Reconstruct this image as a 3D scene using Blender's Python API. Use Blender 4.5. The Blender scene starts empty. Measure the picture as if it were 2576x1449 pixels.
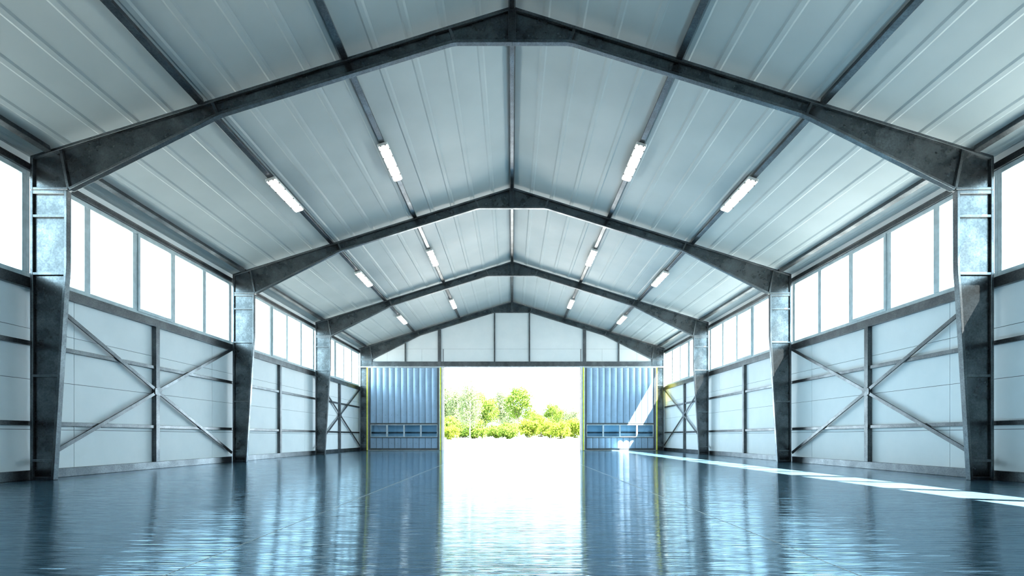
import bpy, bmesh, math, random
from mathutils import Vector, Matrix

# ------------------------------------------------------------------ camera
SC = bpy.context.scene
COL = SC.collection
F_PX = 1254.0                       # focal length in pixels of the 2576-wide frame
EYE = 0.717
cam_d = bpy.data.cameras.new('camera')
cam_d.sensor_fit = 'HORIZONTAL'
cam_d.sensor_width = 36.0
cam_d.lens = 36.0 * F_PX / 2576.0
cam_d.shift_y = 374.8 / 2576.0
cam_d.clip_end = 1000
cam = bpy.data.objects.new('camera', cam_d)
COL.objects.link(cam)
cam.location = (0, 0, EYE)
cam.rotation_euler = (math.pi / 2, 0, 0)
SC.camera = cam

# ------------------------------------------------------------------ sky, sun, exposure
world = bpy.data.worlds.new('world')
SC.world = world
world.use_nodes = True
wn = world.node_tree
wn.nodes['Background'].inputs['Color'].default_value = (0.64, 0.87, 1.0, 1)
wn.nodes['Background'].inputs['Strength'].default_value = 8.8
sun_d = bpy.data.lights.new('sun', 'SUN')
sun_d.energy = 130.0
sun_d.angle = math.radians(0.55)
sun_d.color = (1.0, 0.96, 0.90)
sun = bpy.data.objects.new('sun', sun_d)
COL.objects.link(sun)
SUN_K, SUN_M = 0.575, 0.22          # metres towards -X and +Y per metre down
sun.rotation_euler = Vector((-SUN_K, SUN_M, -1.0)).to_track_quat('-Z', 'Y').to_euler()
sun.location = (20, -8, 35)
vs = SC.view_settings
vs.view_transform = 'Standard'
vs.look = 'None'
vs.exposure = 0.32
vs.gamma = 1.0
vs.use_curve_mapping = False
cy = SC.cycles
cy.use_denoising = True
cy.denoiser = 'OPENIMAGEDENOISE'
cy.max_bounces = 12
cy.diffuse_bounces = 6
cy.glossy_bounces = 5
cy.transparent_max_bounces = 16
cy.sample_clamp_indirect = 8.0
cy.caustics_reflective = True

# ------------------------------------------------------------------ dimensions
FRAMES = [8.27, 14.27, 20.27, 26.27]      # front faces of the portal frames
BAY0 = 2.27
FL = 0.09                                 # flange width
TAN = 0.3108
SL = math.atan(TAN)
APEX = 7.87
REAR = -4.0
END = 26.36                               # inner face of the gable wall
def ztop(x): return APEX - TAN * abs(x)

# ------------------------------------------------------------------ materials
def new_mat(name):
    m = bpy.data.materials.new(name)
    m.use_nodes = True
    nt = m.node_tree
    return m, nt, nt.nodes['Principled BSDF']

def noise(nt, scale, detail=4, rough=0.55, vec=None, stretch=None):
    tc = nt.nodes.new('ShaderNodeTexCoord')
    n = nt.nodes.new('ShaderNodeTexNoise')
    n.inputs['Scale'].default_value = scale
    n.inputs['Detail'].default_value = detail
    n.inputs['Roughness'].default_value = rough
    if stretch:
        mp = nt.nodes.new('ShaderNodeMapping')
        mp.inputs['Scale'].default_value = stretch
        nt.links.new(tc.outputs['Object'], mp.inputs['Vector'])
        nt.links.new(mp.outputs['Vector'], n.inputs['Vector'])
    else:
        nt.links.new(tc.outputs['Object'], n.inputs['Vector'])
    return n.outputs['Fac']

def ramp(nt, fac, a, b, pa=0.35, pb=0.65):
    r = nt.nodes.new('ShaderNodeValToRGB')
    r.color_ramp.elements[0].position = pa
    r.color_ramp.elements[1].position = pb
    r.color_ramp.elements[0].color = (*a, 1) if len(a) == 3 else a
    r.color_ramp.elements[1].color = (*b, 1) if len(b) == 3 else b
    nt.links.new(fac, r.inputs['Fac'])
    return r.outputs['Color']

def mapr(nt, fac, lo, hi, a=0.3, b=0.7):
    m = nt.nodes.new('ShaderNodeMapRange')
    m.inputs['From Min'].default_value = a
    m.inputs['From Max'].default_value = b
    m.inputs['To Min'].default_value = lo
    m.inputs['To Max'].default_value = hi
    nt.links.new(fac, m.inputs['Value'])
    return m.outputs['Result']

def mixc(nt, fac, a, b, mode='MIX'):
    m = nt.nodes.new('ShaderNodeMix')
    m.data_type = 'RGBA'
    m.blend_type = mode
    if isinstance(fac, float): m.inputs[0].default_value = fac
    else: nt.links.new(fac, m.inputs[0])
    for s, v in ((6, a), (7, b)):
        if isinstance(v, tuple): m.inputs[s].default_value = (*v, 1)
        else: nt.links.new(v, m.inputs[s])
    return m.outputs[2]

def bump(nt, p, fac, strength, dist):
    b = nt.nodes.new('ShaderNodeBump')
    b.inputs['Strength'].default_value = strength
    b.inputs['Distance'].default_value = dist
    nt.links.new(fac, b.inputs['Height'])
    nt.links.new(b.outputs['Normal'], p.inputs['Normal'])

def make_steel(name, dark, light, metal, r0, r1):
    m, nt, p = new_mat(name)
    big = noise(nt, 2.6, 6, 0.65)
    fine = noise(nt, 38, 3, 0.6)
    c1 = ramp(nt, big, dark, light, 0.42, 0.66)
    c2 = ramp(nt, fine, (0.72, 0.72, 0.72), (1.2, 1.2, 1.2), 0.3, 0.7)
    col = mixc(nt, 1.0, c1, c2, 'MULTIPLY')
    nt.links.new(col, p.inputs['Base Color'])
    p.inputs['Metallic'].default_value = metal
    nt.links.new(mapr(nt, big, r1, r0), p.inputs['Roughness'])
    bump(nt, p, fine, 0.12, 0.004)
    return m

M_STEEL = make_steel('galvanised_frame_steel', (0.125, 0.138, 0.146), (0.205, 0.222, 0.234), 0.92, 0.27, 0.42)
M_WEB = make_steel('galvanised_web_shaded', (0.085, 0.096, 0.102), (0.165, 0.18, 0.19), 0.94, 0.20, 0.32)  # darker copy of the frame steel; recess shade between flanges put into its colour
M_RAIL = make_steel('galvanised_rail_steel', (0.095, 0.102, 0.108), (0.155, 0.164, 0.172), 0.88, 0.28, 0.38)
M_DARK = make_steel('dark_steel', (0.10, 0.105, 0.11), (0.14, 0.145, 0.15), 0.5, 0.4, 0.5)

m, nt, p = new_mat('wall_panel_paint')
c = ramp(nt, noise(nt, 1.1, 6, 0.62), (0.72, 0.765, 0.78), (0.80, 0.83, 0.84), 0.3, 0.72)
nt.links.new(c, p.inputs['Base Color'])
p.inputs['Roughness'].default_value = 0.55
bump(nt, p, noise(nt, 30, 3), 0.06, 0.004)
M_WALL = m
m, nt, p = new_mat('panel_joint_dark')
p.inputs['Base Color'].default_value = (0.12, 0.13, 0.14, 1)
p.inputs['Roughness'].default_value = 0.7
M_JOINT = m

m, nt, p = new_mat('roof_sheet_paint')
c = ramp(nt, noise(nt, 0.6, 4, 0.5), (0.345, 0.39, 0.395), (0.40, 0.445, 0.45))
nt.links.new(c, p.inputs['Base Color'])
nt.links.new(mapr(nt, noise(nt, 0.9, 3), 0.44, 0.54), p.inputs['Roughness'])
p.inputs['Specular IOR Level'].default_value = 0.35
M_ROOF = m

m, nt, p = new_mat('polished_blue_grey_floor')
c = ramp(nt, noise(nt, 0.8, 5, 0.6), (0.080, 0.155, 0.220), (0.110, 0.200, 0.270))
nt.links.new(c, p.inputs['Base Color'])
nt.links.new(mapr(nt, noise(nt, 1.6, 4, 0.6), 0.05, 0.11), p.inputs['Roughness'])
p.inputs['IOR'].default_value = 2.3
p.inputs['Metallic'].default_value = 0.36
f1 = noise(nt, 1.0, 4, 0.62, stretch=(0.45, 13.0, 1))
f2 = noise(nt, 1.0, 2, 0.5, stretch=(1.7, 52.0, 1))
ad = nt.nodes.new('ShaderNodeMath'); ad.operation = 'MULTIPLY_ADD'
nt.links.new(f2, ad.inputs[0]); ad.inputs[1].default_value = 0.32; nt.links.new(f1, ad.inputs[2])
bump(nt, p, ad.outputs[0], 1.0, 0.0066)
p.inputs['Specular Tint'].default_value = (0.56, 0.83, 1.0, 1)
M_FLOOR = m

def plain(name, col, rough=0.5, metal=0.0, var=0.12, scale=6):
    m, nt, p = new_mat(name)
    d = tuple(x * (1 - var) for x in col); l = tuple(min(1, x * (1 + var)) for x in col)
    nt.links.new(ramp(nt, noise(nt, scale, 4), d, l), p.inputs['Base Color'])
    p.inputs['Roughness'].default_value = rough
    p.inputs['Metallic'].default_value = metal
    return m
M_JOINTLINE = plain('floor_joint_sealant', (0.62, 0.63, 0.62), 0.6)
M_WINFRAME = plain('window_frame_paint', (0.50, 0.58, 0.60), 0.4)
M_DOORPANEL = plain('door_panel_paint', (0.38, 0.51, 0.66), 0.30, 0.30, 0.06, 2)
M_PALE = plain('pale_aluminium', (0.62, 0.66, 0.68), 0.35, 0.3)
M_YELLOW = plain('yellow_rubber', (1.0, 0.84, 0.07), 0.5)
M_LAMPBODY = plain('lamp_body_plastic', (0.72, 0.72, 0.70), 0.45)
M_CLIP = plain('lamp_clip', (0.05, 0.05, 0.05), 0.5)
M_RIVET = plain('rivet', (0.04, 0.05, 0.07), 0.5)
M_GROUND = plain('pale_concrete_yard', (0.19, 0.188, 0.18), 0.85, 0, 0.08, 0.5)
M_BARK = plain('grey_bark', (0.16, 0.13, 0.10), 0.9, 0, 0.3, 5)
M_BIRCH = plain('white_birch_bark', (0.75, 0.72, 0.66), 0.8, 0, 0.2, 5)

m, nt, p = new_mat('lamp_diffuser')
p.inputs['Emission Color'].default_value = (1.0, 0.965, 0.91, 1)
p.inputs['Emission Strength'].default_value = 13.0
p.inputs['Base Color'].default_value = (0.9, 0.9, 0.88, 1)
M_LAMP = m

m, nt, p = new_mat('window_glass')
nt.nodes.remove(p)
out = nt.nodes['Material Output']
tr = nt.nodes.new('ShaderNodeBsdfTransparent'); tr.inputs['Color'].default_value = (0.94, 0.97, 0.97, 1)
gl = nt.nodes.new('ShaderNodeBsdfGlossy'); gl.inputs['Roughness'].default_value = 0.03
lw = nt.nodes.new('ShaderNodeLayerWeight'); lw.inputs['Blend'].default_value = 0.5
pw_ = nt.nodes.new('ShaderNodeMath'); pw_.operation = 'POWER'; pw_.inputs[1].default_value = 5.0
fr = nt.nodes.new('ShaderNodeMath'); fr.operation = 'MULTIPLY_ADD'; fr.inputs[1].default_value = 0.8; fr.inputs[2].default_value = 0.05
nt.links.new(lw.outputs['Facing'], pw_.inputs[0]); nt.links.new(pw_.outputs[0], fr.inputs[0])
mx = nt.nodes.new('ShaderNodeMixShader')
nt.links.new(fr.outputs[0], mx.inputs[0]); nt.links.new(tr.outputs[0], mx.inputs[1])
nt.links.new(gl.outputs[0], mx.inputs[2]); nt.links.new(mx.outputs[0], out.inputs['Surface'])
M_GLASS = m

M_DOORGLASS = M_GLASS.copy(); M_DOORGLASS.name = 'blue_tinted_door_glass'
for n_ in M_DOORGLASS.node_tree.nodes:
    if n_.bl_idname == 'ShaderNodeBsdfTransparent': n_.inputs['Color'].default_value = (0.74, 0.88, 0.97, 1)

def leaf_mat(name, a, b):
    m, nt, p = new_mat(name)
    nt.nodes.remove(p)
    out = nt.nodes['Material Output']
    c = ramp(nt, noise(nt, 1.4, 4, 0.7), a, b, 0.36, 0.64)
    df = nt.nodes.new('ShaderNodeBsdfDiffuse'); tl = nt.nodes.new('ShaderNodeBsdfTranslucent')
    mx = nt.nodes.new('ShaderNodeMixShader'); mx.inputs[0].default_value = 0.35
    nt.links.new(c, df.inputs['Color']); nt.links.new(c, tl.inputs['Color'])
    nt.links.new(df.outputs[0], mx.inputs[1]); nt.links.new(tl.outputs[0], mx.inputs[2])
    nt.links.new(mx.outputs[0], out.inputs['Surface'])
    return m
M_LEAF = leaf_mat('fresh_green_leaves', (0.060, 0.112, 0.016), (0.118, 0.172, 0.028))
M_LEAFPALE = leaf_mat('pale_green_leaves', (0.095, 0.138, 0.058), (0.170, 0.205, 0.10))
M_LEAFYEL = leaf_mat('yellow_green_leaves', (0.095, 0.145, 0.014), (0.175, 0.212, 0.030))

# ------------------------------------------------------------------ mesh helpers
class MB:
    """collects shapes and links them as ONE mesh object"""
    def __init__(self): self.bm = bmesh.new(); self.mi = 0
    def face(self, vs):
        try:
            f = self.bm.faces.new(vs); f.material_index = self.mi; return f
        except ValueError:
            return None
    def box(self, x0, x1, y0, y1, z0, z1):
        P = [(x, y, z) for z in (z0, z1) for y in (y0, y1) for x in (x0, x1)]
        v = [self.bm.verts.new(q) for q in P]
        for f in ((0,2,3,1),(4,5,7,6),(0,1,5,4),(2,6,7,3),(0,4,6,2),(1,3,7,5)):
            self.face([v[i] for i in f])
    def prism_y(self, pts, y0, y1):
        a = [self.bm.verts.new((x, y0, z)) for x, z in pts]
        b = [self.bm.verts.new((x, y1, z)) for x, z in pts]
        n = len(pts)
        self.face(a); self.face(b[::-1])
        for i in range(n):
            self.face([a[i], b[i], b[(i+1) % n], a[(i+1) % n]])
    def prism_x(self, pts, x0, x1):
        a = [self.bm.verts.new((x0, y, z)) for y, z in pts]
        b = [self.bm.verts.new((x1, y, z)) for y, z in pts]
        n = len(pts)
        self.face(a); self.face(b[::-1])
        for i in range(n):
            self.face([a[i], b[i], b[(i+1) % n], a[(i+1) % n]])
    def prism_z(self, pts, z0, z1):
        a = [self.bm.verts.new((x, y, z0)) for x, y in pts]
        b = [self.bm.verts.new((x, y, z1)) for x, y in pts]
        n = len(pts)
        self.face(a); self.face(b[::-1])
        for i in range(n):
            self.face([a[i], b[i], b[(i+1) % n], a[(i+1) % n]])
    def strip(self, pts, t, y0, y1):
        """band of thickness t (to the left of the walking direction) along an XZ polyline"""
        off = []
        n = len(pts)
        for i in range(n):
            ds = []
            if i > 0: ds.append((Vector(pts[i]) - Vector(pts[i-1])).normalized())
            if i < n-1: ds.append((Vector(pts[i+1]) - Vector(pts[i])).normalized())
            nn = sum((Vector((-d.y, d.x)) for d in ds), Vector((0, 0)))
            nn.normalize()
            c = nn.dot(Vector((-ds[0].y, ds[0].x)))
            off.append(Vector(pts[i]) + nn * (t / c))
        self.prism_y([tuple(q) for q in pts] + [tuple(q) for q in off[::-1]], y0, y1)
    def tube(self, pts, radii, n=7):
        rings = []
        for i, q in enumerate(pts):
            q = Vector(q)
            d = (Vector(pts[min(i+1, len(pts)-1)]) - Vector(pts[max(i-1, 0)])).normalized()
            u = d.orthogonal().normalized(); w = d.cross(u)
            rings.append([self.bm.verts.new(q + (u*math.cos(2*math.pi*k/n) + w*math.sin(2*math.pi*k/n)) * radii[i]) for k in range(n)])
        for a, b in zip(rings, rings[1:]):
            for k in range(n):
                self.face([a[k], a[(k+1) % n], b[(k+1) % n], b[k]])
        self.face(rings[0][::-1]); self.face(rings[-1])
    def build(self, name, mats, parent=None, bevel=0.0, mirror=False, smooth=False):
        if mirror:
            for v in self.bm.verts: v.co.x = -v.co.x
        bmesh.ops.recalc_face_normals(self.bm, faces=self.bm.faces[:])
        me = bpy.data.meshes.new(name)
        self.bm.to_mesh(me); self.bm.free()
        for mm in (mats if isinstance(mats, (list, tuple)) else [mats]): me.materials.append(mm)
        if smooth:
            for f in me.polygons: f.use_smooth = True
        o = bpy.data.objects.new(name, me)
        COL.objects.link(o)
        if parent: o.parent = parent
        if bevel:
            b = o.modifiers.new('bevel', 'BEVEL')
            b.width = bevel; b.segments = 2; b.limit_method = 'ANGLE'; b.angle_limit = math.radians(40)
        return o

def tag(o, label=None, cat=None, group=None, kind=None):
    if label: o['label'] = label
    if cat: o['category'] = cat
    if group: o['group'] = group
    if kind: o['kind'] = kind
    return o
def empty(name, loc=(0, 0, 0)):
    o = bpy.data.objects.new(name, None)
    COL.objects.link(o); o.location = loc; o.empty_display_size = 0.2
    return o
def copy_tree(o, parent=None):
    c = o.copy(); COL.objects.link(c); c.parent = parent
    for ch in list(o.children): copy_tree(ch, c)
    return c

SIDE = {-1: 'left', 1: 'right'}
BAYNAME = ['cut-off bay nearest the viewer', 'first full bay', 'middle bay', 'last bay beside the doors']
BAYY = [BAY0] + FRAMES[:3]

# ------------------------------------------------------------------ setting: ground, floor, walls, ceiling
b = MB()
ys = [-60, -20, 30, 48, 60, 75, 90, 140, 260]
zs = [-.03, -.03, -.03, -.03, 0.1, 0.45, 0.75, 0.8, 0.8]
xs = [-160, -60, -20, 20, 60, 160]
V = [[b.bm.verts.new((x, y, z)) for x in xs] for y, z in zip(ys, zs)]
for j in range(len(ys)-1):
    for i in range(len(xs)-1):
        b.face([V[j][i], V[j][i+1], V[j+1][i+1], V[j+1][i]])
tag(b.build('ground', M_GROUND), 'bright sunlit pale yard outside the open doorway', 'ground', kind='structure')

b = MB(); b.box(-8.2, 8.2, REAR, 26.5, -0.025, 0.0)
floor = tag(b.build('floor', M_FLOOR), 'glossy blue-grey polished hangar floor with mirror reflections', 'floor', kind='structure')
for sx in (-1, 1):
    b = MB(); b.box(sx*1.8-.003, sx*1.8+.003, REAR, 26.3, 0.0, 0.0012)
    b.build('expansion_joint', M_JOINTLINE, floor)

def side_wall(sx):
    b = MB()
    b.mi = 1
    b.box(8.115, 8.22, REAR, 26.36, 0.0, 3.40)
    b.mi = 0
    b.prism_y([(8.10, 5.13), (8.22, 5.13), (8.22, ztop(8.22)+.067), (8.10, ztop(8.10)+.067)], REAR, 26.36)
    cuts = [REAR]
    for y in [BAY0 - 6] + BAYY:
        cuts += [y + .95, y + 5.2]
    cuts = sorted(q for q in set(cuts) if q >= REAR) + [26.36]
    rows = [0.0, 0.844, 1.69, 2.54, 3.40]
    g = 0.0045
    for z0, z1 in zip(rows, rows[1:]):
        for y0, y1 in zip(cuts, cuts[1:]):
            b.box(8.10, 8.115, y0 + g, y1 - g, z0 + g, z1 - g)
    b.mi = 0
    b.box(8.10, 8.22, REAR, BAY0, 3.40, 5.13)     # the blank stretch behind the viewer
    o = b.build('wall_' + SIDE[sx], [M_WALL, M_JOINT], mirror=(sx < 0))
    tag(o, f'long {SIDE[sx]} wall of pale grey panels with thin joints', 'wall', kind='structure')
for sx in (-1, 1): side_wall(sx)

b = MB()
b.prism_y([(-8.22, 0), (8.22, 0), (8.22, ztop(8.22)+.05), (0, APEX+.06), (-8.22, ztop(8.22)+.05)], REAR-.1, REAR)
tag(b.build('wall_back', M_DARK), 'closed dark end wall behind the viewer', 'wall', kind='structure')  # out of view; dark finish chosen so the frames reflect less light

# gable wall with the door opening
b = MB()
OW, OH = 3.65, 4.42
b.mi = 1
b.prism_y([(-8.22, 0), (-OW, 0), (-OW, OH), (OW, OH), (OW, 0), (8.22, 0), (8.22, ztop(8.22)+.05), (0, APEX+.05), (-8.22, ztop(8.22)+.05)], END+.012, END+.14)
b.mi = 0
g = 0.004
ZJ = 5.37
b.prism_y([(-8.1, ZJ+g), (8.1, ZJ+g), (0, ztop(0)+.04), ], END, END+.012)
xsj = [-8.1, -6.6, -4.77, -3.62, 3.62, 4.77, 6.6, 8.1]
for x0, x1 in zip(xsj, xsj[1:]):
    if x0 == -3.62: b.box(x0+g, x1-g, END, END+.012, OH, ZJ-g)
    elif abs(x0) < 4 or abs(x1) < 4:
        xa, xb = (max(abs(x0), abs(x1)), OW)
        s = 1 if x0 > 0 else -1
        lo, hi = sorted((s*xa, s*xb))
        b.box(lo+g, hi-g, END, END+.012, 0, ZJ-g)
    else: b.box(x0+g, x1-g, END, END+.012, 0, ZJ-g)
tag(b.build('wall_far', [M_WALL, M_JOINT]), 'far gable wall of pale panels around the open doorway', 'wall', kind='structure')
b = MB()
for s in (-1, 1):
    lo, hi = sorted((s*OW, s*(OW-.05)))
    b.box(lo, hi, END-.02, END+.16, 0, OH)
b.box(-OW, OW, END-.02, END+.16, OH-.05, OH)
tag(b.build('trim_5', M_PALE), 'pale lining around the wide doorway opening', 'door trim', kind='structure')

# ceiling: two ribbed slopes in one mesh
b = MB()
OFF = 0.066
for sx in (-1, 1):
    prof = []                              # (distance along X, drop)
    prof.append((0.0, 0))
    for k in range(1, 15):
        c = .572 * k
        if c > 8.1: break
        if k == 5: c = 2.908
        if k == 9: c = 5.035
        prof += [(c-.066, 0), (c-.034, .015), (c+.034, .015), (c+.066, 0)]
    prof.append((8.24, 0))
    lo = [(sx*x, ztop(x) + OFF/math.cos(SL) - d) for x, d in prof]
    hi = [(sx*8.24, ztop(8.24) + .16), (0.0, ztop(0) + .16)]
    b.prism_y(lo + hi, REAR - .1, END + .16)
tag(b.build('ceiling', M_ROOF), 'pitched ceiling of pale ribbed roof sheets', 'ceiling', kind='structure')

# ------------------------------------------------------------------ setting: rails along the walls
for sx in (-1, 1):
    def lng(name, z0, z1, x0, label, cat, y0=REAR, y1=26.355, lips=False):
        b = MB(); b.box(x0, 8.10, y0, y1, z0, z1)
        if lips:
            b.box(x0-.012, x0, y0, y1, z0, z0+.028); b.box(x0-.012, x0, y0, y1, z1-.028, z1)
        tag(b.build(name, M_RAIL, bevel=.005, mirror=(sx < 0)), label, cat, kind='structure')
    s = SIDE[sx]
    lng('baseboard_' + s, 0.0, 0.16, 8.03, f'galvanised steel base rail along the foot of the {s} wall', 'base rail')
    lng('trim_1' if sx < 0 else 'trim_2', 3.20, 3.375, 8.02, f'galvanised steel sill beam under the {s} window band', 'sill beam')
    lng('trim_3' if sx < 0 else 'trim_4', 5.155, 5.27, 8.03, f'grooved steel head rail above the {s} window band', 'head rail', lips=True)

# ------------------------------------------------------------------ windows
wi = 0
for sx in (-1, 1):
    for bi, y0 in enumerate(BAYY):
        wi += 1
        root = tag(empty(f'window_{wi}', (sx*8.06, y0+3, 3.375)),
                   f'five-pane band window high on the {SIDE[sx]} wall in the {BAYNAME[bi]}', 'window', kind='structure',
                   group='band windows under the eaves')
        def W(bm_, name, mat, parent, bevel=0.0):
            for v in bm_.bm.verts: v.co += Vector((-8.06, -(y0+3), -3.375))
            return bm_.build(name, mat, parent, bevel=bevel, mirror=(sx < 0))
        b = MB()
        b.box(8.06, 8.14, y0, y0+6, 3.375, 3.46); b.box(8.06, 8.14, y0, y0+6, 5.07, 5.155)
        edges = [y0 + 1.2*k for k in range(6)]
        for k, e in enumerate(edges):
            a0, a1 = e - .065, e + .065
            if k == 0: a0 = e
            if k == 5: a1 = e
            b.box(8.06, 8.14, a0, a1, 3.46, 5.07)
        W(b, 'window_frame', M_WINFRAME, root, .006)
        for k in range(5):
            ya, yb = edges[k] + .065, edges[k+1] - .065
            if k != 2:
                b = MB(); b.box(8.098, 8.104, ya, yb, 3.46, 5.07); W(b, 'pane', M_GLASS, root)
            else:
                b = MB()
                ya, yb = edges[k] + .052, edges[k+1] - .048
                za, zb = 3.43, 5.10
                t = .066
                b.box(8.036, 8.095, ya, yb, za, za+t); b.box(8.036, 8.095, ya, yb, zb-t, zb)
                b.box(8.036, 8.095, ya, ya+t, za+t, zb-t); b.box(8.036, 8.095, yb-t, yb, za+t, zb-t)
                c = W(b, 'casement', M_WINFRAME, root, .005)
                b = MB(); b.box(8.070, 8.076, ya+t, yb-t, za+t, zb-t); W(b, 'pane', M_GLASS, c)

# ------------------------------------------------------------------ sliding doors
def make_door(sx, n):
    YD = 26.12
    root = tag(empty(f'door_{n}', (sx*5.6, YD, 0)),
               f'blue-grey sliding door leaf with yellow edges, {SIDE[sx]} of the opening', 'sliding door', kind='structure', group='sliding door leaves')
    def D(bm_, name, mat, parent, bevel=0.0):
        for v in bm_.bm.verts: v.co += Vector((-5.6, -YD, 0))      # drawn for the right leaf
        return bm_.build(name, mat, parent, bevel=bevel, mirror=(sx < 0))
    b = MB()                                       # steel frame: stiles and rails
    b.box(7.434, 7.525, YD-.03, YD+.07, .02, 4.335); b.box(3.82, 3.904, YD-.03, YD+.07, .02, 4.335)
    b.box(3.904, 7.434, YD-.03, YD+.07, .04, .126); b.box(3.904, 7.434, YD-.03, YD+.07, .665, .705)
    b.box(3.904, 7.434, YD-.03, YD+.07, 1.371, 1.45)
    D(b, 'door_frame', M_DARK, root, .004)
    b = MB()                                       # pale edge profile
    b.box(7.525, 7.55, YD-.04, YD+.07, .012, 4.36); b.box(3.773, 3.82, YD-.04, YD+.07, .012, 4.36)
    b.box(3.82, 7.525, YD-.04, YD+.07, 4.335, 4.355); b.box(3.82, 7.525, YD-.04, YD+.07, .012, .04)
    b.box(3.63, 3.717, YD-.02, YD+.07, .012, 4.36)
    D(b, 'edge_profile', M_PALE, root, .003)
    for x0, x1 in ((7.55, 7.61), (3.717, 3.773)):
        b = MB(); b.box(x0, x1, YD-.05, YD+.07, .012, 4.36)
        tag(D(b, 'safety_strip', M_YELLOW, root, .008), 'yellow rubber strip')
    pw = (7.434 - 3.904) / 11
    for z0, z1, dots, nm in ((1.45, 4.335, (4.25-.05, 3.38, 2.62, 1.86), 'upper_cladding'), (.126, .665, (.385,), 'lower_cladding')):
        b = MB()
        for k in range(11):
            xa = 3.904 + pw*k + .010; xb = 3.904 + pw*(k+1) - .010
            N = 8
            fr_ = []
            for i in range(N+1):
                t = i / N
                fr_.append((xa + (xb-xa)*t, YD + .012 - .020*(1-(2*t-1)**2)))
            b.prism_z(fr_ + [(xb, YD+.04), (xa, YD+.04)], z0, z1)
        b.mi = 1
        b.box(3.904, 7.434, YD+.035, YD+.05, z0, z1)
        for k in range(11):
            xc = 3.904 + pw*(k+.5)
            for zc in dots:
                ring = [(xc+.011*math.cos(a*math.pi/4), zc+.011*math.sin(a*math.pi/4)) for a in range(8)]
                b.prism_y(ring, YD-.014, YD)
        D(b, nm, [M_DOORPANEL, M_RIVET], root)
    b = MB()                                       # window strip
    X = [(3.93, 4.734), (4.813, 5.612), (5.687, 6.495), (6.58, 7.379)]
    z0, z1 = .717, 1.352
    b.box(3.904, 7.407, YD-.045, YD+.05, z0-.012, z0+.022); b.box(3.904, 7.407, YD-.045, YD+.05, z1-.02, z1+.019)
    cur = 3.904
    for xa, xb in X:
        b.box(cur, xa, YD-.045, YD+.05, z0+.022, z1-.02); cur = xb
    b.box(cur, 7.407, YD-.045, YD+.05, z0+.022, z1-.02)
    wf = D(b, 'window_strip', M_PALE, root, .004)
    for xa, xb in X:
        b = MB(); b.box(xa, xb, YD, YD+.006, z0+.022, z1-.02); D(b, 'pane', M_DOORGLASS, wf)
    b = MB(); b.box(7.407, 7.434, YD-.02, YD+.05, .705, 1.371); D(b, 'filler_strip', M_DARK, root)
make_door(-1, 1)
make_door(1, 2)

root = tag(empty('track_rail', (0, 26.09, 4.36)), 'long pale sliding track across the gable above both door leaves', 'door track')
b = MB(); b.box(-8.02, 8.02, -.03, .02, .0, .05); b.build('rail', M_PALE, root, bevel=.004)
for k in range(13):
    x = -7.2 + 1.2*k
    b = MB(); b.box(x-.05, x+.05, -.015, .18, .05, .062); b.build('bracket', M_PALE, root)

# ------------------------------------------------------------------ portal frames
def make_frame():
    root = empty('portal_frame', (0, FRAMES[0], 0))
    for sx in (-1, 1):
        mr = sx > 0                                # drawn for the left half
        yw0, yw1 = FL/2 - .006, FL/2 + .006
        T = .046
        inner = [(-7.61, 0.0), (-7.415, 3.20), (-7.397, 3.42), (-7.39, 3.62), (-7.388, 4.815)]
        b = MB()
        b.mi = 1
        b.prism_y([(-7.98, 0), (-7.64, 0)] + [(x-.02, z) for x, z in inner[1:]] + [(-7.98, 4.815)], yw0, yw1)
        b.mi = 0
        b.box(-8.0, -7.954, 0, FL, 0, 4.815)
        b.strip(inner, T, 0, FL)
        b.box(-7.954, -7.65, 0, FL, 0, .055)
        b.box(-7.954, -7.43, 0, FL, 4.755, 4.815)
        colm = b.build('column', [M_STEEL, M_WEB], root, bevel=.006, mirror=mr)
        for zc in (4.39, 3.43, 1.735, .325):
            for i in range(len(inner)-1):
                if inner[i][1] <= zc <= inner[i+1][1]:
                    t = (zc-inner[i][1])/(inner[i+1][1]-inner[i][1]); xi = inner[i][0]+t*(inner[i+1][0]-inner[i][0])
            b = MB(); b.box(-7.956, xi-.044, .003, FL-.003, zc-.022, zc+.022)
            b.build('stiffener', M_STEEL, colm, bevel=.004, mirror=mr)
        b = MB()
        bot = [(-7.345, 4.825), (-4.90, 6.055), (-.966, 7.27), (0, 7.27)]
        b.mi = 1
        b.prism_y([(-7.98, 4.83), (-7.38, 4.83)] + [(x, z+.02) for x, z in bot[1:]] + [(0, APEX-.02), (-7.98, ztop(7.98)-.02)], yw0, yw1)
        b.mi = 0
        b.strip([(-7.345, 4.821), (-4.98, 6.008), (-4.82, 6.08), (-1.02, 7.253), (-.92, 7.27), (0, 7.27)], T, 0, FL)
        b.strip([(0, APEX), (-8.0, ztop(8.0))], .05, 0, FL)
        b.box(-8.0, -7.954, 0, FL, 4.821, ztop(7.97)-.03)
        b.box(-7.954, -7.37, 0, FL, 4.821, 4.866)
        raf = b.build('rafter', [M_STEEL, M_WEB], root, bevel=.006, mirror=mr)
        def stiff(p0, p1, t=.045):
            d = (Vector(p1)-Vector(p0)).normalized(); nrm = Vector((-d.y, d.x))*t/2
            q = [Vector(p0)+nrm, Vector(p1)+nrm, Vector(p1)-nrm, Vector(p0)-nrm]
            b = MB(); b.prism_y([tuple(v) for v in q], .004, FL-.004)
            b.build('stiffener', M_STEEL, raf, bevel=.004, mirror=mr)
        stiff((-7.375, 4.86), (-7.50, 5.49))
        stiff((-4.90, 6.09), (-4.985, 6.275))
        stiff((-.962, 7.31), (-1.035, 7.50))
    b = MB(); b.prism_y([(-.065, 7.31), (.065, 7.31), (.065, APEX-.07), (0, APEX-.05), (-.065, APEX-.07)], .001, FL-.001)
    b.build('apex_plate', M_STEEL, root, bevel=.005)
    return root
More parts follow.
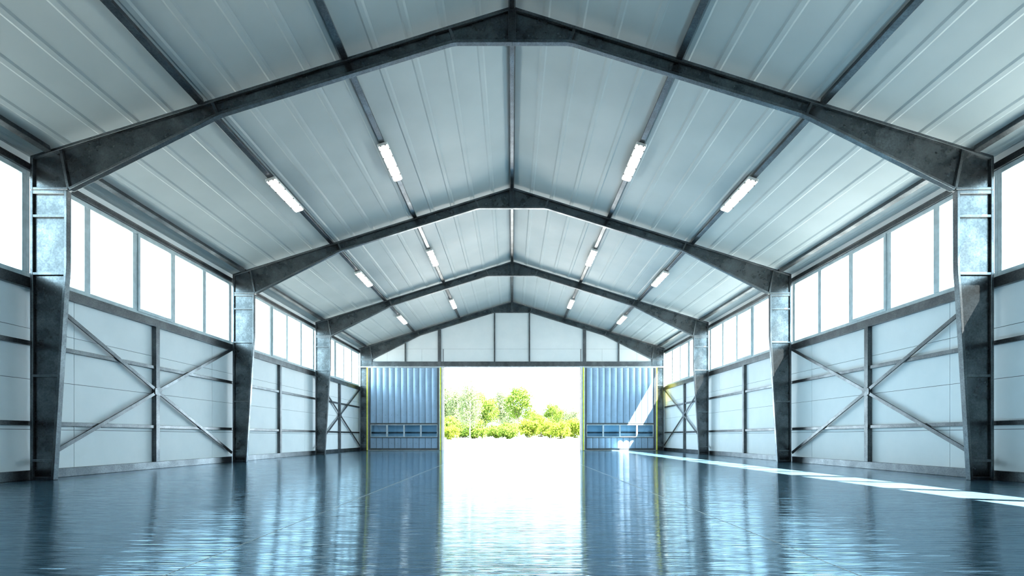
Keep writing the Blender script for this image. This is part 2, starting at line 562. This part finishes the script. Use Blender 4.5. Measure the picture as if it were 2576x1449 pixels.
fr0 = make_frame()
FRLAB = ['nearest grey steel portal frame, largest in view, spanning the whole picture',
         'second grey steel portal frame from the viewer, between first and third',
         'third grey steel portal frame from the viewer, just before the gable',
         'farthest grey steel portal frame, set against the gable wall with the doors']
for i, y in enumerate(FRAMES):
    o = fr0 if i == 0 else copy_tree(fr0)
    o.location = (0, y, 0)
    tag(o, FRLAB[i], 'steel frame', 'steel portal frames')

# ------------------------------------------------------------------ purlins
def purlin_mesh(sx, x, y0, y1):
    b = MB()
    c, s = math.cos(SL), math.sin(SL)
    w, t0, t1 = .053, -.03, OFF - .003
    q = []
    for (u, n) in ((-w, t0), (w, t0), (w, t1), (-w, t1)):
        X = x + u*c + n*s
        Z = ztop(x) - u*s + n*c
        q.append((sx*X, Z))
    b.prism_y(q, y0, y1)
    return b
PN = {2.775: 'upper', 5.16: 'lower', 7.70: 'eave'}
for bi, yb in enumerate(BAYY):
    y0 = yb + FL; y1 = yb + 6.0
    if bi == 0: y0 = REAR
    for sx in (-1, 1):
        for x, nm in PN.items():
            o = purlin_mesh(sx, x, y0, y1).build('purlin', M_RAIL, bevel=.006)
            tag(o, f'{nm} galvanised roof purlin on the {SIDE[sx]} slope, {BAYNAME[bi]}', 'purlin', 'roof purlins')
    b = MB()
    b.prism_y([(-.040, APEX-.05), (.040, APEX-.05), (.062, APEX-.02), (.062, APEX+.05), (-.062, APEX+.05), (-.062, APEX-.02)], y0, y1)
    tag(b.build('ridge_beam', M_RAIL, bevel=.004), f'ridge beam running along the roof peak, {BAYNAME[bi]}', 'ridge beam', 'ridge beams')

# ------------------------------------------------------------------ wall posts, rails and cross braces
for sx in (-1, 1):
    s = SIDE[sx]
    for bi, yb in enumerate(BAYY):
        ym = yb + 3.0
        b = MB(); b.box(8.0, 8.10, ym-.06, ym+.06, .16, 3.20)
        tag(b.build('wall_stud', M_RAIL, bevel=.006, mirror=(sx < 0)), f'upright steel post mid-way along the {s} wall, {BAYNAME[bi]}', 'post', 'wall posts', 'thing')
        for zl, zn in ((2.285, 'upper'), (.948, 'lower')):
            for h, (a0, a1) in enumerate(((yb+.002, ym-.06), (ym+.06, yb+5.998))):
                b = MB(); b.box(8.03, 8.10, a0, a1, zl-.037, zl+.037)
                tag(b.build('side_rail', M_RAIL, bevel=.005, mirror=(sx < 0)),
                    f'{zn} wall rail, {s} wall, {BAYNAME[bi]}, half {"before" if h == 0 else "beyond"} its post', 'wall rail', 'horizontal wall rails')
        if bi in (1, 3):
            root = empty('cross_brace', (sx*8.0, ym, 1.744))
            tag(root, f'X-shaped steel bracing on the {s} wall, {BAYNAME[bi]}', 'cross brace', 'wall cross braces')
            for sy in (-1, 1):
                for sz in (-1, 1):
                    p0 = Vector((sy*.05, sz*.03)); p1 = Vector((sy*2.99, sz*1.475))
                    if sy < 0: p1.x = -2.905
                    d = (p1-p0).normalized(); n_ = Vector((-d.y, d.x))*.036
                    p0 = p0 + d*((.092-.05)/abs(d.x))
                    if sy > 0: e = [(2.995, p1.y + n_.y*1.0 - .0), ]
                    q = [p0+n_, p1+n_, p1-n_, p0-n_]
                    b = MB(); b.prism_x([tuple(v) for v in q], 0.002, .029)
                    b.build('diagonal_bar', M_RAIL, root, bevel=.003, mirror=(sx < 0))
            b = MB()
            g = [(-.105, -.055), (-.05, -.095), (.05, -.095), (.105, -.055), (.105, .055), (.05, .095), (-.05, .095), (-.105, .055)]
            b.prism_x(g, -.012, -.002)
            b.build('gusset_plate', M_RAIL, root, bevel=.002, mirror=(sx < 0))

# ------------------------------------------------------------------ gable posts, header, rails
def raf_bottom(x):
    x = abs(x)
    return 7.27 if x < .966 else (7.27 - (x-.966)*(7.27-6.055)/(4.90-.966) if x < 4.9 else 6.055 - (x-4.9)*(6.055-4.825)/(7.345-4.9))
GY0, GY1 = 26.285, END - .002
for x, w, z0, nm in ((-5.63, .07, 4.70, 'slim outer left'), (-3.83, .165, 0.0, 'thick left'), (-.92, .07, 4.70, 'slim inner left'),
                     (.92, .07, 4.70, 'slim inner right'), (3.83, .165, 0.0, 'thick right'), (5.63, .07, 4.70, 'slim outer right')):
    b = MB()
    zt = [raf_bottom(x - w/2) - .014, raf_bottom(x + w/2) - .014]
    b.prism_y([(x-w/2, z0), (x+w/2, z0), (x+w/2, zt[1]), (x-w/2, zt[0])], GY0, GY1)
    tag(b.build('gable_post', M_STEEL, bevel=.004), f'{nm} upright steel post on the far gable wall', 'post', 'gable posts', 'thing')
for x0, x1, nm in ((-7.384, -3.915, 'left part of the steel lintel, above the left door leaf'), (-3.745, 3.745, 'long middle steel lintel right over the open doorway'),
                   (3.915, 7.384, 'right part of the steel lintel, above the right door leaf')):
    b = MB(); b.box(x0, x1, GY0+.005, GY1, 4.43, 4.70)
    tag(b.build('header_beam', M_STEEL, bevel=.005), nm, 'beam', 'door lintel beams', 'thing')
for sx in (-1, 1):
    b = MB(); lo, hi = sorted((sx*3.915, sx*7.53)); b.box(lo, hi, GY0+.02, GY1, .911, .985)
    tag(b.build('gable_rail', M_RAIL, bevel=.004), f'dark wall rail seen through the windows of the {SIDE[sx]} door leaf', 'wall rail', 'gable rails')

# ------------------------------------------------------------------ lamps
def make_lamp():
    root = empty('strip_lamp')
    def rr(w, l, r, n=4):
        pts = []
        for cx, cy_, a0 in ((w-r, l-r, 0), (-(w-r), l-r, 90), (-(w-r), -(l-r), 180), (w-r, -(l-r), 270)):
            for i in range(n+1):
                a = math.radians(a0 + 90*i/n); pts.append((cx + r*math.cos(a), cy_ + r*math.sin(a)))
        return pts
    b = MB(); b.prism_z(rr(.115, .73, .03), -.060, 0.0); b.build('housing', M_LAMPBODY, root, bevel=.008)
    b = MB(); b.prism_z(rr(.086, .70, .02), -.080, -.060); b.build('diffuser', M_LAMP, root, bevel=.006)
    pos = [(sx*.102, y) for sx in (-1, 1) for y in (-.56, -.28, .14, .48)] + [(-.05, -.715), (.05, -.715), (-.05, .715), (.05, .715)]
    for x, y in pos:
        b = MB()
        if abs(y) > .7: b.box(x-.012, x+.012, y-.012, y+.012, -.072, -.055)
        else: b.box(x-.012, x+.012, y-.014, y+.014, -.072, -.055)
        b.build('clip', M_CLIP, root)
    return root
lamp = make_lamp()
first = True
for bi in (1, 2, 3):
    yc = BAYY[bi] + 3.06
    for sx in (-1, 1):
        for x, nm in ((2.775, 'inner'), (5.16, 'outer')):
            o = lamp if first else copy_tree(lamp)
            first = False
            n_ = -.031
            o.location = (sx*(x + n_*math.sin(SL)), yc, ztop(x) + n_*math.cos(SL))
            o.rotation_euler = (0, sx*SL, 0)
            tag(o, f'lit white strip lamp, {nm} row on the {SIDE[sx]} slope, {BAYNAME[bi]}', 'ceiling lamp', 'strip lamps under the purlins')

# ------------------------------------------------------------------ trees beyond the yard
random.seed(11)
def crown_mesh(bm_, cx, cy_, cz, rx, ry, rz, n, leaf, clumps, shell=.55):
    cl = []
    for _ in range(clumps):
        while True:
            v = Vector((random.uniform(-1, 1), random.uniform(-1, 1), random.uniform(-1, 1)))
            if .15 < v.length < 1: break
        v = v.normalized() * (shell + (1-shell) * random.random()**.7) if random.random() < .8 else v
        cl.append((Vector((cx+v.x*rx*.85, cy_+v.y*ry*.85, cz+v.z*rz*.85)), random.uniform(.24, .50)))
    for _ in range(n):
        c, r = random.choice(cl)
        d = Vector((random.gauss(0, 1), random.gauss(0, 1), random.gauss(0, 1))).normalized() * random.random()**.5
        p_ = c + Vector((d.x*rx*r*1.3, d.y*ry*r*1.3, d.z*rz*r))
        nrm = (d + Vector((random.uniform(-.8, .8), random.uniform(-.8, .8), random.uniform(-.3, .9)))).normalized()
        u = nrm.orthogonal().normalized(); w = nrm.cross(u)
        a = random.uniform(0, 6.28); u, w = u*math.cos(a)+w*math.sin(a), w*math.cos(a)-u*math.sin(a)
        L = leaf * random.uniform(.6, 1.3)
        bm_.face([bm_.bm.verts.new(p_ + u*L), bm_.bm.verts.new(p_ + w*L*.6), bm_.bm.verts.new(p_ - u*L), bm_.bm.verts.new(p_ - w*L*.6)])
def limb(bm_, p0, p1, r0, r1, wob=.1):
    p0, p1 = Vector(p0), Vector(p1); n = 5
    pts = [p0.lerp(p1, i/n) + (Vector((random.uniform(-wob, wob), random.uniform(-wob, wob), 0)) if 0 < i < n else Vector()) for i in range(n+1)]
    bm_.tube([tuple(q) for q in pts], [r0 + (r1-r0)*i/n for i in range(n+1)])
# prototypes are 10 m tall
def proto(name, kind):
    root = empty(name)
    t = MB(); c = MB()
    if kind == 'birch':
        limb(t, (0, 0, -.2), (.15, 0, 9.2), .13, .04, .12)
        for k in range(9):
            z = 3.8 + .62*k; a = random.uniform(0, 6.28); l = 1.7 - .13*k
            limb(t, (.1, 0, z), (.1+l*math.cos(a), l*math.sin(a), z+.9), .045, .015, .05)
        crown_mesh(c, .1, 0, 5.9, 2.4, 2.4, 4.1, 6000, .15, 70, .45)
        t.build('trunk', M_BIRCH, root, smooth=True); c.build('crown', M_LEAFPALE, root)
    elif kind == 'broad':
        limb(t, (0, 0, -.2), (.1, 0, 5.0), .24, .13, .12)
        for k in range(8):
            a = k*.8; z = 2.4 + .4*k
            limb(t, (.05, 0, z), (2.3*math.cos(a), 2.3*math.sin(a), z+2.2), .10, .03, .1)
        crown_mesh(c, 0, 0, 5.9, 3.1, 3.0, 4.0, 7000, .17, 66, .5)
        t.build('trunk', M_BARK, root, smooth=True); c.build('crown', M_LEAF, root)
    elif kind == 'open':
        limb(t, (0, 0, -.2), (-.1, 0, 4.5), .20, .13, .1)
        limb(t, (-.1, 0, 2.2), (-1.3, .3, 8.0), .11, .04, .15); limb(t, (-.1, 0, 3.0), (1.1, -.2, 8.3), .11, .04, .15); limb(t, (-.1, 0, 4.3), (.1, .2, 9.3), .11, .03, .15)
        crown_mesh(c, 0, 0, 6.7, 2.7, 2.7, 3.3, 5200, .16, 50, .6)
        t.build('trunk', M_BARK, root, smooth=True); c.build('crown', M_LEAF, root)
    elif kind == 'pine':
        limb(t, (0, 0, -.2), (.1, 0, 9.3), .15, .05, .12)
        for k in range(8):
            a = k*1.3; z = 5.2 + .45*k
            limb(t, (.05, 0, z), (1.5*math.cos(a), 1.5*math.sin(a), z+.5), .05, .02, .05)
        crown_mesh(c, 0, 0, 6.6, 2.0, 2.0, 3.5, 4200, .15, 50, .5)
        t.build('trunk', M_BARK, root, smooth=True); c.build('crown', M_LEAFPALE, root)
    return root
def bush(name, mat, seed):
    random.seed(seed)
    root = empty(name)
    t = MB()
    for k in range(6):
        a = k*1.05; limb(t, (.1*math.cos(a), .1*math.sin(a), -.3), (1.2*math.cos(a), 1.2*math.sin(a), 1.9), .05, .02, .05)
    t.build('stem', M_BARK, root, smooth=True)
    c = MB(); crown_mesh(c, 0, 0, 1.35, 2.0, 1.7, 1.5, 2600, .16, 34, .5); c.build('foliage', mat, root)
    return root
protos = {k: proto('tree', k) for k in ('birch', 'broad', 'open', 'pine')}
used = set()
def gz(y):
    for a, b_, za, zb in zip(ys, ys[1:], zs, zs[1:]):
        if a <= y <= b_: return za + (zb-za)*(y-a)/(b_-a)
    return 0
def plant(src, key, cx, top, y, label, cat, grp, wide=1.0, base_h=10.0):
    px = 1080 + cx/5.176; py = 880 + top/5.176
    x = (px-1288)*y/F_PX
    h = (1099.3-py)*y/F_PX + EYE - gz(y)
    o = protos[key] if key not in used else copy_tree(protos[key])
    used.add(key)
    o.location = (x, y, gz(y)); s_ = h/base_h
    o.scale = (s_*wide, s_*wide, s_); o.rotation_euler = (0, 0, random.uniform(0, 6.28))
    tag(o, label, cat, grp)
TG = 'trees beyond the yard'
for key, cx, top, y, wide, lab in (
    ('pine', 235, 420, 109, 1.0, 'tall sparse pine at the left edge of the doorway view'),
    ('birch', 375, 470, 101, .9, 'pale birch left of the thick white birch trunk'),
    ('birch', 530, 380, 67, .75, 'tall birch with the brightest white trunk in the doorway'),
    ('pine', 630, 480, 108, 1.0, 'dark-topped pine behind and right of the white birch'),
    ('broad', 730, 530, 83, .95, 'full rounded leafy green tree left of the doorway centre'),
    ('pine', 925, 500, 106, 1.2, 'thin pale pine behind, between the two large leafy trees'),
    ('open', 1165, 470, 90, 1.05, 'large open-crowned tree with forked dark trunk at the doorway centre'),
    ('birch', 1030, 640, 122, 1.0, 'small pale birch half hidden behind the forked tree'),
    ('broad', 1395, 790, 112, 1.0, 'low pale tree in the dip right of the forked tree'),
    ('open', 1600, 685, 102, 1.15, 'spreading mid-height tree in the right half of the doorway'),
    ('birch', 1760, 730, 108, 1.1, 'slender birch right of the spreading tree'),
    ('birch', 1880, 740, 104, 1.0, 'slender white-stemmed birch near the right edge of the doorway'),
    ('broad', -40, 560, 95, 1.0, 'leafy tree mostly hidden behind the left door edge'),
    ('open', 2060, 720, 96, 1.0, 'leafy tree mostly hidden behind the right door edge'),
    ('broad', 300, 640, 126, 1.2, 'hazy broad tree deep behind the left birches'),
    ('open', 620, 620, 146, 1.2, 'hazy tree deep behind the rounded green tree'),
    ('broad', 1010, 640, 166, 1.2, 'hazy broad tree deep behind the doorway centre'),
    ('open', 1330, 770, 132, 1.4, 'hazy low tree deep behind, just right of the forked tree'),
    ('broad', 1720, 760, 144, 1.4, 'hazy low broad tree deep behind the spreading tree')):
    plant(None, key, cx, top, y, lab, 'tree', TG, wide)
protos['bush'] = bush('bush', M_LEAFYEL, 5)
protos['dark_bush'] = bush('bush', M_LEAF, 6)
BG = 'bushes in front of the trees'
for key, cx, top, y, wide, lab in (
    ('dark_bush', 215, 830, 88, 1.0, 'tall dark bush at the left end of the bush row'),
    ('bush', 290, 985, 71, 1.0, 'low bright yellow-green bush at lower left of the doorway'),
    ('dark_bush', 445, 900, 83, .9, 'green bush just left of the white birch foot'),
    ('dark_bush', 600, 890, 76, .9, 'green bush just right of the white birch foot'),
    ('bush', 760, 1000, 88, 1.1, 'low bush at the foot of the rounded tree'),
    ('dark_bush', 880, 950, 80, 1.0, 'dense dark green bush left of the doorway centre'),
    ('dark_bush', 1040, 930, 75, 1.0, 'dense dark green bush at the doorway centre'),
    ('bush', 1150, 960, 96, 1.0, 'pale bush behind the foot of the forked tree'),
    ('bush', 1290, 900, 84, .9, 'yellow-green bush right of the forked tree'),
    ('bush', 1440, 880, 89, 1.0, 'tall yellow-green bush in the right half of the doorway'),
    ('bush', 1580, 920, 80, 1.0, 'yellow-green bush under the spreading tree'),
    ('bush', 1700, 940, 74, 1.0, 'rounded yellow bush right of the spreading tree'),
    ('dark_bush', 1800, 900, 92, 1.0, 'greener bush behind the rounded yellow bush'),
    ('bush', 1910, 890, 82, .9, 'yellow-green bush at the right edge of the doorway')):
    plant(None, key, cx, top, y, lab, 'bush', BG, wide, 2.9)
